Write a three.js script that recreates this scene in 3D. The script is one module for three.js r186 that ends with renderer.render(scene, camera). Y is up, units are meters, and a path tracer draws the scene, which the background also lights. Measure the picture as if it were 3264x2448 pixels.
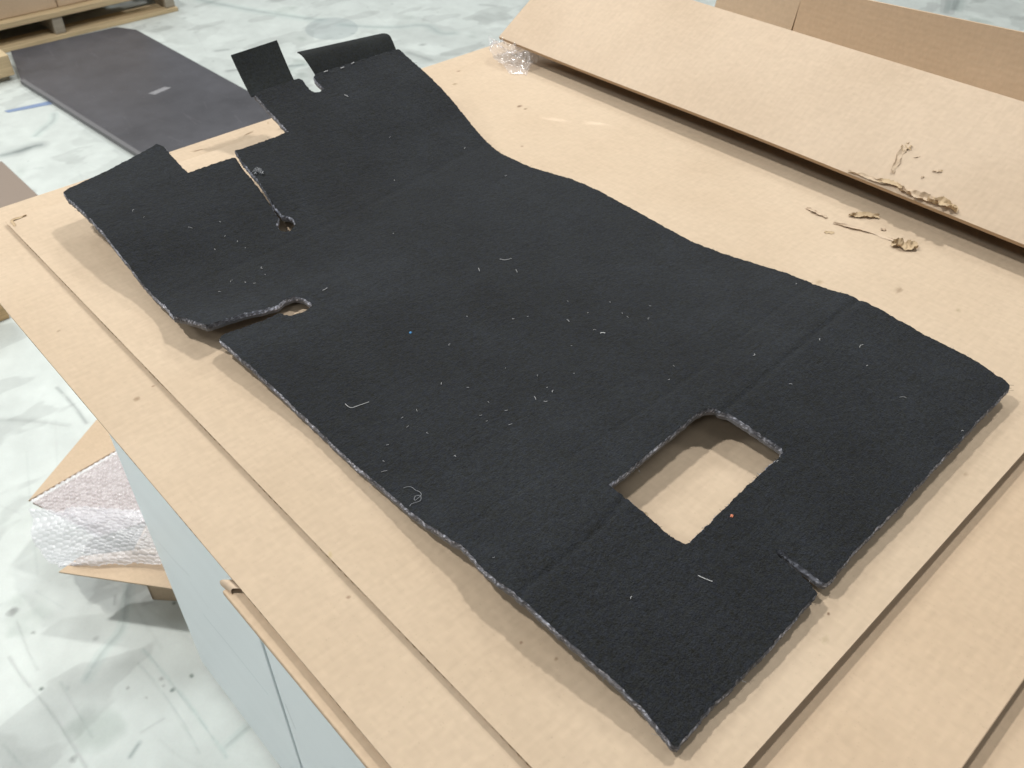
import * as THREE from 'three';
import { mergeGeometries } from 'three/addons/utils/BufferGeometryUtils.js';
import { RoundedBoxGeometry } from 'three/addons/geometries/RoundedBoxGeometry.js';
import { RectAreaLightUniformsLib } from 'three/addons/lights/RectAreaLightUniformsLib.js';

// ------------------------------------------------------------------ camera, light, exposure
const scene = new THREE.Scene();
const camera = new THREE.PerspectiveCamera(46.9, 4 / 3, 0.05, 60);
camera.position.set(0, 1.4, 0);
camera.rotation.set(THREE.MathUtils.degToRad(-40.942), THREE.MathUtils.degToRad(-43.288), THREE.MathUtils.degToRad(0.4127), 'YXZ');
camera.focus = 0.72; camera.userData.fStop = 16;
scene.add(camera);
const renderer = new THREE.WebGLRenderer({ antialias: true });
renderer.setSize(1024, 768);
renderer.toneMapping = THREE.LinearToneMapping;
renderer.toneMappingExposure = 0.94;
renderer.shadowMap.enabled = true;
RectAreaLightUniformsLib.init();
scene.background = new THREE.Color().setRGB(0.13, 0.135, 0.134);   // the unlit depth of the hall around
// lamps of the hall: [x, y, z, width, depth, irradiance at the table, rgb]
const LAMPS = [
  [-0.85, 4.2, -2.3, 0.22, 0.22, 1.85, [1, 0.985, 0.95], 'square ceiling lamp lighting the mat from its tabbed end'],
  [2.25, 4.2, -0.72, 0.22, 0.22, 1.5, [1, 0.985, 0.95], 'square ceiling lamp lighting the mat from the open carton side'],
  [-4.6, 6.0, 1.4, 1.6, 1.6, 0.16, [0.97, 1, 1], 'wide ceiling lamp behind the photographer on the cabinet side'],
  [-4.2, 6.0, -5.6, 1.6, 1.6, 0.32, [0.97, 1, 1], 'wide ceiling lamp over the bare floor beyond the bubble wrap'],
  [1.0, 6.0, 4.2, 1.6, 1.6, 0.08, [0.97, 1, 1], 'wide ceiling lamp behind the near end of the boards'],
  [5.6, 6.0, 1.6, 1.6, 1.6, 0.16, [0.97, 1, 1], 'wide ceiling lamp behind the open carton'],
  [5.2, 6.0, -5.2, 1.6, 1.6, 0.32, [0.97, 1, 1], 'wide ceiling lamp over the far scuffed floor'],
  [0.8, 6.0, -7.5, 1.6, 1.6, 0.22, [0.97, 1, 1], 'wide ceiling lamp beyond the wooden pallet'],
];

// ------------------------------------------------------------------ helpers
let seed = 12345;
const rnd = () => { seed = (seed + 0x6D2B79F5) | 0; let t = Math.imul(seed ^ (seed >>> 15), 1 | seed); t = (t + Math.imul(t ^ (t >>> 7), 61 | t)) ^ t; return ((t ^ (t >>> 14)) >>> 0) / 4294967296; };
const rr = (a, b) => a + (b - a) * rnd();
const clamp = (v, a = 0, b = 1) => Math.min(b, Math.max(a, v));
const sm = (t) => { t = clamp(t); return t * t * (3 - 2 * t); };
const hash = (x, y, s = 0) => { let h = Math.imul(x | 0, 374761393) ^ Math.imul(y | 0, 668265263) ^ Math.imul(s | 0, 1442695041); h = Math.imul(h ^ (h >>> 13), 1274126177); return ((h ^ (h >>> 16)) >>> 0) / 4294967296; };
function vnoise(x, y, s = 0, per = 0) {           // value noise, tiling every per cells when per > 0
  const xi = Math.floor(x), yi = Math.floor(y), fx = x - xi, fy = y - yi, u = fx * fx * (3 - 2 * fx), v = fy * fy * (3 - 2 * fy);
  const w = per ? (a) => ((a % per) + per) % per : (a) => a;
  const a = hash(w(xi), w(yi), s), b = hash(w(xi + 1), w(yi), s), c = hash(w(xi), w(yi + 1), s), d = hash(w(xi + 1), w(yi + 1), s);
  return a + (b - a) * u + (c - a) * v + (a - b - c + d) * u * v;
}
function fbm(x, y, o, s = 0, per = 0) { let a = 0.5, t = 0, n = 0; for (let i = 0; i < o; i++) { t += a * vnoise(x, y, s + i, per); n += a; a *= 0.5; x *= 2; y *= 2; per *= 2; } return t / n; }
const toS = (v) => { v = clamp(v); return 255 * (v <= 0.0031308 ? v * 12.92 : 1.055 * Math.pow(v, 1 / 2.4) - 0.055); };
function texCanvas(w, h, fn, draw) {              // fn(px, py) gives linear rgb
  const c = document.createElement('canvas'); c.width = w; c.height = h; const g = c.getContext('2d');
  const im = g.createImageData(w, h), d = im.data;
  for (let y = 0, k = 0; y < h; y++) for (let x = 0; x < w; x++, k += 4) { const q = fn(x, y); d[k] = toS(q[0]); d[k + 1] = toS(q[1]); d[k + 2] = toS(q[2]); d[k + 3] = 255; }
  g.putImageData(im, 0, 0);
  if (draw) draw(g);
  const t = new THREE.CanvasTexture(c); t.colorSpace = THREE.SRGBColorSpace; t.wrapS = t.wrapT = THREE.MirroredRepeatWrapping; t.magFilter = THREE.LinearFilter;
  return t;
}
function bumpTex(n, fn) {                         // fn(u, v) gives 0..1
  const d = new Uint8Array(n * n * 4);
  for (let y = 0, k = 0; y < n; y++) for (let x = 0; x < n; x++, k += 4) { d[k] = d[k + 1] = d[k + 2] = 255 * clamp(fn(x / n, y / n)); d[k + 3] = 255; }
  const t = new THREE.DataTexture(d, n, n); t.wrapS = t.wrapT = THREE.RepeatWrapping; t.magFilter = THREE.LinearFilter; t.needsUpdate = true; return t;
}
const names = {};
const numbered = (n) => { const k = names[n] = (names[n] ?? -1) + 1; return k ? n + '_' + String(k).padStart(3, '0') : n; };
function thing(name, label, category, [x, y, z] = [0, 0, 0], turn = 0, group) {
  const o = new THREE.Group(); o.name = numbered(name); o.position.set(x, y, z); o.rotation.y = turn; o.userData = { label, category };
  if (group) o.userData.group = group; scene.add(o); return o;
}
function mesh(name, geo, mat, parent, userData) {
  const m = new THREE.Mesh(geo, mat); m.name = parent ? name : numbered(name); m.castShadow = m.receiveShadow = true;
  if (userData) Object.assign(m.userData, userData);
  (parent ?? scene).add(m); return m;
}
function tag(m, label, category, group) { Object.assign(m.userData, { label, category }); if (group) m.userData.group = group; return m; }
function boxUV(g, s = 1) {                        // uv in metres from the face's main direction
  if (!g.attributes.normal) g.computeVertexNormals();
  const p = g.attributes.position, n = g.attributes.normal, uv = new Float32Array(p.count * 2);
  for (let i = 0; i < p.count; i++) {
    const ax = Math.abs(n.getX(i)), ay = Math.abs(n.getY(i)), az = Math.abs(n.getZ(i));
    const [u, v] = ay >= ax && ay >= az ? [p.getX(i), p.getZ(i)] : ax >= az ? [p.getZ(i), p.getY(i)] : [p.getX(i), p.getY(i)];
    uv[2 * i] = u * s; uv[2 * i + 1] = v * s;
  }
  g.setAttribute('uv', new THREE.BufferAttribute(uv, 2)); return g;
}
function slab(x0, x1, y0, y1, z0, z1, r = 0.001) {
  const m = Math.min(x1 - x0, y1 - y0, z1 - z0);
  const g = new RoundedBoxGeometry(x1 - x0, y1 - y0, z1 - z0, 2, Math.min(r, m * 0.45));
  g.translate((x0 + x1) / 2, (y0 + y1) / 2, (z0 + z1) / 2); return boxUV(g);
}
function plate(pts, t) {                          // thin board through 3D corners (fan, convex), thickness t downward along its normal
  const P = pts.map((p) => new THREE.Vector3(...p)), n = new THREE.Vector3();
  for (let i = 0; i < P.length; i++) n.add(new THREE.Vector3().crossVectors(P[i], P[(i + 1) % P.length]));
  const c = P.reduce((a, p) => a.add(p), new THREE.Vector3()).divideScalar(P.length);
  n.set(0, 0, 0); for (let i = 0; i < P.length; i++) n.add(new THREE.Vector3().crossVectors(P[i].clone().sub(c), P[(i + 1) % P.length].clone().sub(c)));
  n.normalize(); if (n.y < 0) { n.negate(); P.reverse(); }
  const Q = P.map((p) => p.clone().addScaledVector(n, -t)), v = [], q = (...a) => a.forEach((p) => v.push(p.x, p.y, p.z));
  for (let i = 1; i + 1 < P.length; i++) { q(P[0], P[i], P[i + 1]); q(Q[0], Q[i + 1], Q[i]); }
  for (let i = 0; i < P.length; i++) { const j = (i + 1) % P.length; q(P[i], Q[i], Q[j], P[i], Q[j], P[j]); }
  const g = new THREE.BufferGeometry(); g.setAttribute('position', new THREE.Float32BufferAttribute(v, 3)); g.computeVertexNormals(); return boxUV(g);
}
function tube(pts, r, sides = 4, seg = 3) {
  const c = new THREE.CatmullRomCurve3(pts.map((p) => new THREE.Vector3(...p)));
  return new THREE.TubeGeometry(c, Math.max(2, pts.length * seg), r, sides, false);
}
function gridGeo(nu, nv, fn) {                    // fn(u, v) gives [x, y, z]
  const p = [], uv = [], ix = [];
  for (let j = 0; j <= nv; j++) for (let i = 0; i <= nu; i++) { const q = fn(i / nu, j / nv); p.push(...q); uv.push(q[0], q[2]); }
  for (let j = 0; j < nv; j++) for (let i = 0; i < nu; i++) { const a = j * (nu + 1) + i, b = a + nu + 1; ix.push(a, b, a + 1, a + 1, b, b + 1); }
  const g = new THREE.BufferGeometry(); g.setAttribute('position', new THREE.Float32BufferAttribute(p, 3)); g.setAttribute('uv', new THREE.Float32BufferAttribute(uv, 2)); g.setIndex(ix); g.computeVertexNormals(); return g;
}

// ------------------------------------------------------------------ materials
const std = (o) => new THREE.MeshStandardMaterial(o);
const KR = [0.525, 0.408, 0.29];
function kraft(px, py, s, per) {                  // kraft paper: felted fibres, pale and dark flecks
  const big = fbm(px * 9, py * 9, 3, s) - 0.5, f1 = vnoise(px * 420, py * 150, s + 9) - 0.5, f2 = vnoise(px * 150, py * 430, s + 11) - 0.5, sp = hash(px * 1500, py * 1500, s);
  let k = 1 + 0.16 * big + 0.06 * f1 + 0.06 * f2 + (sp > 0.996 ? -0.1 : 0);
  return [KR[0] * k, KR[1] * (k + 0.03 * big), KR[2] * (k + 0.07 * big)];
}
const kraftBump = bumpTex(512, (u, v) => 0.5 + 0.3 * (fbm(u * 8, v * 8, 4, 3, 8) - 0.5) + 0.06 * Math.sin(v * Math.PI * 2 * 60 + 1.2 * Math.sin(u * 6.283)) + 0.24 * (vnoise(u * 128, v * 128, 5, 128) - 0.5));
kraftBump.repeat.set(2, 2);
function cardMat(s, tint = [1, 1, 1], size = 0.6) {
  const t = texCanvas(768, 768, (x, y) => kraft(x / 768 * size, y / 768 * size, s));
  t.repeat.set(1 / size, 1 / size);
  return std({ map: t, color: new THREE.Color().setRGB(...tint), roughness: 0.86, bumpMap: kraftBump, bumpScale: 0.0007, side: THREE.DoubleSide });
}
const cardA = cardMat(21), cardB = cardMat(47, [1.0, 0.97, 0.94]), cardC = cardMat(63, [1.04, 1.04, 1.06]);
const cardEdge = std({ color: new THREE.Color().setRGB(0.44, 0.305, 0.185), roughness: 0.95, side: THREE.DoubleSide });
const flutePaper = std({ color: new THREE.Color().setRGB(0.29, 0.2, 0.115), roughness: 0.9, side: THREE.DoubleSide });
const tornPaper = std({ color: new THREE.Color().setRGB(0.48, 0.36, 0.225), roughness: 0.95, side: THREE.DoubleSide });
// the board under the mat has marks of its own
const TX0 = 0.174, TX1 = 1.29, TZ0 = -0.99, TZ1 = -0.083;
function marked(w, h, x0, x1, z0, z1, s, marks) {
  const t = texCanvas(w, h, (x, y) => kraft(x0 + x / w * (x1 - x0), z0 + y / h * (z1 - z0), s), (g) => {
    const k = w / (x1 - x0);
    for (const [mx, mz, r, a, el = 1, an = 0] of marks) {
      for (let q = 0; q < 9; q++) {
        g.save(); g.translate((mx - x0) * k + rr(-1, 1) * r * k * 0.6, (mz - z0) * k + rr(-1, 1) * r * k * 0.6); g.rotate(an + rr(-0.3, 0.3)); g.scale(el, 1);
        g.fillStyle = a > 0 ? `rgba(90,66,42,${a * 0.1})` : `rgba(255,238,205,${-a * 0.05})`;
        g.beginPath(); g.ellipse(0, 0, r * k * rr(0.4, 1), r * k * rr(0.3, 0.8), 0, 0, 7); g.fill(); g.restore();
      }
    }
  });
  t.repeat.set(1 / (x1 - x0), -1 / (z1 - z0)); t.offset.set(-x0 / (x1 - x0), z1 / (z1 - z0));
  return std({ map: t, roughness: 0.84, bumpMap: kraftBump, bumpScale: 0.0007, side: THREE.DoubleSide });
}
const rows = (a) => { const o = []; for (let i = 0; i < 12; i++) o.push([rr(a[0], a[1]), rr(a[2], a[3]), rr(0.0005, 0.0016), rr(0.1, 0.5), rr(1, 4), rr(0, 3)]); return o; };
const topMat = marked(2048, 1664, TX0, TX1, TZ0, TZ1, 77, [
  [0.793, -0.831, 0.0026, 1.6, 1.6], [0.793, -0.82, 0.002, 1.4, 1.4], [0.811, -0.979, 0.0025, 0.7, 2], [0.777, -0.947, 0.0025, 0.6, 2], [0.713, -0.742, 0.002, 0.7],
  [0.80, -0.77, 0.006, -0.8, 5, 0.9], [0.83, -0.725, 0.006, -0.8, 4, 0.9], [0.772, -0.265, 0.004, 0.5, 2], [0.726, -0.326, 0.004, 0.35, 1.5], [0.783, -0.209, 0.003, 0.3],
  [0.391, -0.107, 0.0012, 1.6], [0.372, -0.098, 0.003, 0.25, 1.4], [0.226, -0.23, 0.0012, 1], [0.234, -0.206, 0.0014, 0.8], [0.365, -0.246, 0.003, 1.5, 1.3],
  [0.45, -0.97, 0.002, 0.7, 6, 0.1], ...rows([TX0, TX1, TZ0, TZ1])]);
const midMat = marked(512, 1600, 0.11, 0.45, -1.04, -0.08, 31, [[0.169, -0.588, 0.0015, 1], [0.151, -0.581, 0.003, 0.8], [0.14, -0.735, 0.002, 0.5], [0.166, -0.262, 0.0016, 1], [0.415, -1.01, 0.0016, 1.4, 7, 0.1], ...rows([0.11, 0.45, -1.04, -0.08])]);

const feltTex = texCanvas(1024, 1024, (x, y) => {
  const u = x / 1024, v = y / 1024, n = vnoise(x * 0.42, y * 0.42, 1) - 0.5, n2 = vnoise(x * 0.16, y * 0.2, 2) - 0.5, st = vnoise(x * 0.09, y * 0.55, 4) - 0.5, m = fbm(u * 9, v * 9, 4, 8) - 0.5, q = hash(x, y, 3);
  const k = 1 + 0.95 * n + 0.5 * n2 + 0.4 * st + 0.16 * (vnoise(x * 0.025, y * 0.12, 44) - 0.5) + 0.5 * m + (q > 0.9985 ? 2.0 : 0), b = vnoise(x * 0.2, y * 0.2, 15) - 0.5;
  const w = fbm(u * 3 + 5, v * 3, 3, 33); const kk = k * (0.66 + 0.62 * w); return [0.0116 * kk, 0.0136 * (kk + 0.1 * b), 0.0163 * (kk + 0.5 * b)];
});
feltTex.repeat.set(3.2, 3.2);
const feltBump = bumpTex(1024, (u, v) => 0.55 * vnoise(u * 512, v * 512, 2, 512) + 0.2 * vnoise(u * 60, v * 300, 7, 60) + 0.13 * vnoise(u * 24, v * 112, 17, 24) - 0.06 + 0.2 * fbm(u * 40, v * 40, 2, 5, 40));
feltBump.repeat.set(3.2, 3.2);
const felt = new THREE.MeshPhysicalMaterial({ map: feltTex, roughness: 1, bumpMap: feltBump, bumpScale: 0.0012, sheen: 0.22, sheenRoughness: 0.6, sheenColor: new THREE.Color().setRGB(0.05, 0.055, 0.065), side: THREE.DoubleSide });
const coreMat = std({ vertexColors: true, roughness: 1, side: THREE.DoubleSide });
const rubber = std({ color: new THREE.Color().setRGB(0.15, 0.15, 0.158), roughness: 0.7, side: THREE.DoubleSide });
const vinyl = std({ map: feltTex, color: new THREE.Color().setRGB(0.85, 0.9, 0.78), roughness: 1, bumpMap: feltBump, bumpScale: 0.0004, side: THREE.DoubleSide });
const strandDark = std({ color: new THREE.Color().setRGB(0.03, 0.032, 0.036), roughness: 1 });
const lintWhite = std({ color: new THREE.Color().setRGB(0.62, 0.62, 0.62), roughness: 0.9 });
const lintGrey = std({ color: new THREE.Color().setRGB(0.32, 0.33, 0.35), roughness: 0.9 });

// ------------------------------------------------------------------ floor
const FX0 = -0.6, FX1 = 5.1, FZ0 = -4.7, FZ1 = -0.5;
const floorTex = texCanvas(2048, 1509, (px, py) => {
  const x = FX0 + px / 2048 * (FX1 - FX0), z = FZ0 + py / 1509 * (FZ1 - FZ0);
  const a = fbm(x * 2.2, z * 2.2, 4, 2), b = fbm(x * 7 + 3, z * 7, 4, 12), c = fbm(x * 26, z * 26, 3, 22), fine = hash(px, py, 5) - 0.5;
  let k = 0.6 + 0.1 * (a - 0.5) + 0.11 * (b - 0.5) + 0.1 * (c - 0.5) + 0.02 * fine;
  const stain = sm((b - 0.6) * 6) * sm((a - 0.45) * 5); k -= 0.13 * stain;
  const worn = sm((fbm(x * 5 + 30, z * 11, 4, 40) - 0.6) * 22); k -= 0.09 * worn; const scr = sm((fbm(x * 3 + 60, z * 3, 5, 60) - 0.56) * 30); k -= 0.06 * scr;
  return [k * (0.94 - 0.03 * stain), k * 1.0, k * (0.955 - 0.02 * stain)];
}, (g) => {
  const X = (x) => (x / 1000 - FX0) / (FX1 - FX0) * 2048, Z = (z) => (z / 1000 - FZ0) / (FZ1 - FZ0) * 1509;
  const line = (p, w, a, col = '75,85,84') => { for (let q = 0; q < 5; q++) { g.strokeStyle = `rgba(${col},${q < 2 ? a / 3.5 : a / 13})`; g.lineWidth = w * (0.35 + q * 0.55); g.lineCap = 'round'; g.beginPath(); const c = p.map(([x, z]) => [X(x) + rr(-0.8, 0.8), Z(z) + rr(-0.8, 0.8)]), n = c.length; g.setLineDash(q ? [rr(8, 40), rr(2, 14), rr(20, 90), rr(1, 9)] : []); g.moveTo(...c[0]);
    for (let i = 1; i < n - 1; i++) { const e = i === n - 2; g.quadraticCurveTo(...c[i], e ? c[n - 1][0] : (c[i][0] + c[i + 1][0]) / 2, e ? c[n - 1][1] : (c[i][1] + c[i + 1][1]) / 2); } if (n === 2) g.lineTo(...c[1]); g.stroke(); } g.setLineDash([]); };
  for (const [p, w, a] of [
    [[[127, -1092], [133, -1008], [138, -902], [135, -814]], 1.2, 0.3], [[[107, -1073], [119, -958], [107, -850]], 1, 0.22], [[[-54, -1239], [-53, -1189], [-44, -1124], [-37, -1035], [-37, -950]], 1.2, 0.35],
    [[[-15, -1307], [-28, -1206], [-28, -1178]], 1, 0.25], [[[168, -1241], [145, -1200], [132, -1176], [111, -1150], [72, -1139], [29, -1105]], 4, 0.26], [[[-7, -1130], [-8, -993]], 1, 0.22], [[[-120, -1083], [-113, -1027]], 1, 0.22],
    [[[43, -932], [23, -920]], 1.3, 0.8], [[[92, -944], [55, -946]], 1.2, 0.25], [[[141, -1237], [131, -1218]], 1.2, 0.4], [[[186, -835], [144, -831]], 3, 0.3], [[[298, -1904], [303, -1817], [298, -1736]], 2, 0.55],
    [[[157, -1880], [209, -1832], [263, -1755]], 5, 0.22], [[[900, -3435], [880, -3380], [838, -3349], [780, -3300]], 6, 0.3], [[[642, -3225], [696, -3215], [736, -3226], [764, -3216]], 9, 0.6], [[[690, -3220], [750, -3222]], 14, 0.5],
    [[[3116, -3171], [2985, -3109]], 10, 0.4], [[[2230, -3511], [2350, -3323], [2533, -3265], [2474, -3106], [2538, -3087]], 9, 0.28], [[[2878, -3295], [2918, -3230]], 7, 0.35], [[[2245, -3043], [2263, -2910]], 12, 0.4],
    [[[4613, -1822], [4437, -1741]], 26, 0.5], [[[1926, -4244], [2042, -3875], [2196, -3623]], 11, 0.3], [[[1794, -3245], [1840, -3225]], 8, 0.6], [[[1654, -3601], [1702, -3582]], 6, 0.5], [[[1582, -3371], [1627, -3352]], 6, 0.55], [[[2344, -3073], [2349, -3069]], 5, 0.7], [[[4647, -1791], [4506, -1737]], 12, 0.6]]) line(p, w, a);
  for (const [x, z, r, a] of [[-15, -1332, 5, 0.5], [-3, -1260, 1.6, 0.6], [-36, -1139, 1.8, 1.2], [128, -983, 1.8, 1.1], [164, -984, 1.8, 0.9], [125, -1015, 2, 0.5], [73, -1039, 1.4, 0.5], [214, -1145, 1.8, 0.9], [88, -1000, 1, 0.5], [-47, -980, 3, 0.5], [121, -1001, 1, 0.6], [74, -1171, 2.5, 0.3]])
    for (let q = 0; q < 6; q++) { g.fillStyle = `rgba(60,68,66,${a * 0.16})`; g.beginPath(); g.ellipse(X(x) + rr(-1, 1) * r * 0.4, Z(z) + rr(-1, 1) * r * 0.4, r * rr(0.4, 1), r * rr(0.3, 0.8), rr(0, 3), 0, 7); g.fill(); }
  g.fillStyle = 'rgba(120,132,136,0.26)'; g.beginPath(); g.ellipse(X(2171), Z(-3500), 42, 52, 0.5, 0, 7); g.fill();   // round worn patch
  for (let i = 0; i < 420; i++) { const x = rr(FX0, FX1) * 1000, z = rr(FZ0, FZ1) * 1000, r = Math.pow(rnd(), 4) * 4 + 0.4; g.fillStyle = `rgba(70,80,78,${rr(0.05, 0.25)})`; g.beginPath(); g.ellipse(X(x), Z(z), r * rr(1, 2.2), r, rr(0, 3), 0, 7); g.fill(); }
  for (let i = 0; i < 330; i++) { const x = rr(FX0, FX1) * 1000, z = rr(FZ0, FZ1) * 1000, L = rr(60, 500), t = rr(1.2, 1.95); line([[x, z], [x + L * 0.5 * Math.cos(t) + rr(-12, 12), z + L * 0.5 * Math.sin(t)], [x + L * Math.cos(t), z + L * Math.sin(t)]], rr(0.4, 1.2), rr(0.04, 0.2)); }
});
floorTex.repeat.set(1 / (FX1 - FX0), -1 / (FZ1 - FZ0)); floorTex.offset.set(-FX0 / (FX1 - FX0), FZ1 / (FZ1 - FZ0));
const floorBump = bumpTex(512, (u, v) => 0.6 * fbm(u * 12, v * 12, 4, 6, 12) + 0.2 * vnoise(u * 200, v * 200, 2, 200));
const floorMat = std({ map: floorTex, roughness: 0.5, bumpMap: floorBump, bumpScale: 0.0006 });
{
  const g = new THREE.PlaneGeometry(24, 24); g.rotateX(-Math.PI / 2); g.translate(1, 0, -2); boxUV(g);
  const f = mesh('floor', g, floorMat); f.userData = { kind: 'structure', label: 'pale scuffed concrete floor of the hall' };
}

// ------------------------------------------------------------------ white cabinet under the boards
{
  const scuffs = texCanvas(1024, 1024, (x, y) => { const b = fbm(x / 90, y / 40, 4, 71) - 0.5, c = hash(x, y, 7) - 0.5, k = 1 + 0.05 * b + 0.015 * c; return [0.76 * k, 0.82 * k, 0.845 * k]; }, (g) => {
    const Zc = (z) => (z + 1) / 1.3 * 1024, Y = (y) => (1 - y / 0.9) * 1024;
    for (const [l, w, a] of [[[[-0.953, 0.374], [-0.9, 0.38], [-0.849, 0.396]], 6, 0.12], [[[-0.854, 0.299], [-0.766, 0.308], [-0.672, 0.31]], 3, 0.3], [[[-0.62, 0.354], [-0.61, 0.302]], 2, 0.4], [[[-0.86, 0.37], [-0.81, 0.36]], 8, 0.1]])
      for (let q = 0; q < 4; q++) { g.strokeStyle = `rgba(70,90,98,${a / 9})`; g.lineWidth = w * (0.5 + q * 0.5); g.beginPath(); l.forEach(([z, y], i) => g[i ? 'lineTo' : 'moveTo'](Zc(z), Y(y))); g.stroke(); }
  });
  scuffs.repeat.set(1 / 1.3, 1 / 0.9); scuffs.offset.set(1 / 1.3, 0);
  const white = std({ map: scuffs, roughness: 0.42 }), dark = std({ color: new THREE.Color().setRGB(0.03, 0.032, 0.035), roughness: 0.8 });
  const c = thing('cabinet', 'white panelled cabinet carrying the stack of cardboard boards', 'cabinet', [0.19, 0, -0.99]);
  const L = (g) => g.translate(-0.19, 0, 0.99);
  mesh('side_panel', L(slab(0.19, 0.21, 0.012, 0.855, -0.99, -0.6335, 0.002)), white, c);
  mesh('side_panel', L(slab(0.1915, 0.21, 0.012, 0.855, -0.631, 0.25, 0.002)), white, c);
  mesh('end_panel', L(slab(0.212, 1.28, 0.012, 0.855, -0.988, -0.97, 0.002)), white, c);
  mesh('end_panel', L(slab(0.212, 1.28, 0.012, 0.855, 0.23, 0.248, 0.002)), white, c);
  mesh('side_panel', L(slab(1.26, 1.28, 0.012, 0.855, -0.968, 0.228, 0.002)), white, c);
  mesh('top_panel', L(slab(0.19, 1.28, 0.8555, 0.862, -0.99, 0.25, 0.002)), white, c);
  mesh('plinth', L(slab(0.197, 1.27, 0, 0.1, -0.982, 0.24, 0.002)), dark, c);
}

// ------------------------------------------------------------------ cardboard boards
mesh('cardboard_sheet', slab(0.30, 1.30, 0.8725, 0.877, -0.95, 0.30, 0.0012), cardB); tag(scene.children.at(-1), 'lowest kraft cardboard board, showing only in the bottom right corner', 'cardboard');
mesh('cardboard_sheet', slab(0.26, 1.30, 0.8845, 0.8893, -0.95, 0.0035, 0.0012), cardB); tag(scene.children.at(-1), 'wide kraft cardboard board below the near edge of the mat\'s board', 'cardboard');
{
  const t = thing('cardboard_sheet', 'cardboard strip sticking out under the left edge, with a curled corner', 'cardboard', [0.107, 0.8845, -0.405]);
  mesh('liner', slab(0, 0.14, 0, 0.0047, 0, 0.33, 0.0012), cardB, t);
  // its corner is rolled over
  const roll = (r0, r1, a0, a1, w) => gridGeo(18, 4, (u, v) => { const a = a0 + (a1 - a0) * u, r = r0 + (r1 - r0) * u; return [0.005 + r * Math.cos(a) + 0.002 * v, 0.005 + r * Math.sin(a), -0.004 + w * v + 0.002 * Math.sin(a * 2)]; });
  mesh('curled_ply', roll(0.0052, 0.003, -1.2, 3.6, 0.012), cardC, t); mesh('curled_ply', roll(0.003, 0.0012, 0.4, 5.2, 0.009), cardA, t);
}
function corrugated(t, x0, x1, y0, y1, z0, z1, face) {       // liner, wavy medium showing at the x0 edge, liner
  const d = 0.0006;
  mesh('liner', slab(x0, x1, y1 - d, y1, z0, z1, 0.00025), face, t);
  mesh('liner', slab(x0 + 0.0006, x1, y0, y0 + d, z0, z1, 0.00025), cardA, t);
  const n = Math.round((z1 - z0) / 0.0076), mid = (y0 + y1) / 2, amp = (y1 - y0) / 2 - d - 0.0002;
  const w = gridGeo(2, n * 10, (u, v) => { const ph = v * n * 2 * Math.PI; return [x0 + 0.0007 + u * 0.016 + 0.0003 * Math.sin(v * 61), mid + amp * Math.sin(ph), z0 + 0.001 + v * (z1 - z0 - 0.002)]; });
  mesh('fluting', w, flutePaper, t);
  mesh('fluting', slab(x0 + 0.017, x1 - 0.001, y0 + d + 0.0001, y1 - d - 0.0001, z0 + 0.0005, z1 - 0.0006, 0.0005), cardEdge, t);
}
{
  const t = thing('cardboard_sheet', 'middle cardboard board reaching out to the left beside the mat', 'cardboard', [0.116, 0.8905, -1.033]);
  const s = new THREE.Group(); t.position.set(0, 0, 0);
  corrugated(t, 0.116, 1.24, 0.8905, 0.8953, -1.033, -0.086, midMat);
}
const topSheet = thing('cardboard_sheet', 'topmost kraft cardboard board directly under the black mat', 'cardboard');
corrugated(topSheet, TX0, TX1, 0.8956, 0.9, TZ0, TZ1, topMat);
// torn plies lying on the top board
function crumple(path, w, h, s) {                 // a torn, crinkled ribbon along [x, y, z] points
  const c = new THREE.CatmullRomCurve3(path.map((p) => new THREE.Vector3(...p))), up = new THREE.Vector3(0, 1, 0);
  return gridGeo(path.length * 12, 8, (u, v) => {
    const p = c.getPoint(u), t = c.getTangent(u), side = new THREE.Vector3().crossVectors(t, up).normalize();
    const ww = w * (0.25 + 0.7 * vnoise(u * 11, v > 0.5 ? 0.5 : 7.5, s) + 0.5 * vnoise(u * 37, v > 0.5 ? 0.5 : 7.5, s)) * Math.sin(Math.PI * clamp(u * 0.96 + 0.02)) ** 0.4, q = (v - 0.5) * 2;
    const lift = 0.65 * h * (vnoise(u * 7, v * 3, s + 3) * 0.55 + Math.abs(q) ** 2 * 0.8 * vnoise(u * 5, v, s + 5) + 0.18 * vnoise(u * 21, v * 6, s + 6) - 0.15);
    p.addScaledVector(side, ww * q * 0.5 + w * 0.3 * (vnoise(u * 9, v * 3, s + 8) - 0.5)); p.y += Math.max(0.0003, lift); return p.toArray();
  });
}
const Y = 0.9;
mesh('torn_ply', crumple([[0.178, Y, -0.972], [0.18, Y, -0.985], [0.196, Y, -0.987]], 0.004, 0.002, 9), tornPaper, topSheet);
for (const [p, w, h, s] of [
  [[[0.843, Y, -0.416], [0.842, Y, -0.403], [0.841, Y, -0.388]], 0.008, 0.004, 1], [[[0.862, Y, -0.374], [0.872, Y, -0.364], [0.885, Y, -0.35]], 0.013, 0.006, 2],
  [[[0.836, Y, -0.377], [0.842, Y, -0.36], [0.85, Y, -0.335], [0.851, Y, -0.31]], 0.006, 0.004, 3], [[[0.842, Y, -0.312], [0.848, Y, -0.302], [0.856, Y, -0.29]], 0.016, 0.012, 4], [[[0.862, Y, -0.335], [0.866, Y, -0.331]], 0.004, 0.003, 5], [[[0.812, Y, -0.373], [0.82, Y, -0.366]], 0.006, 0.002, 6]])
  mesh('torn_ply', crumple(p, w, h, s), s % 2 ? cardC : tornPaper, topSheet);

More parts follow.
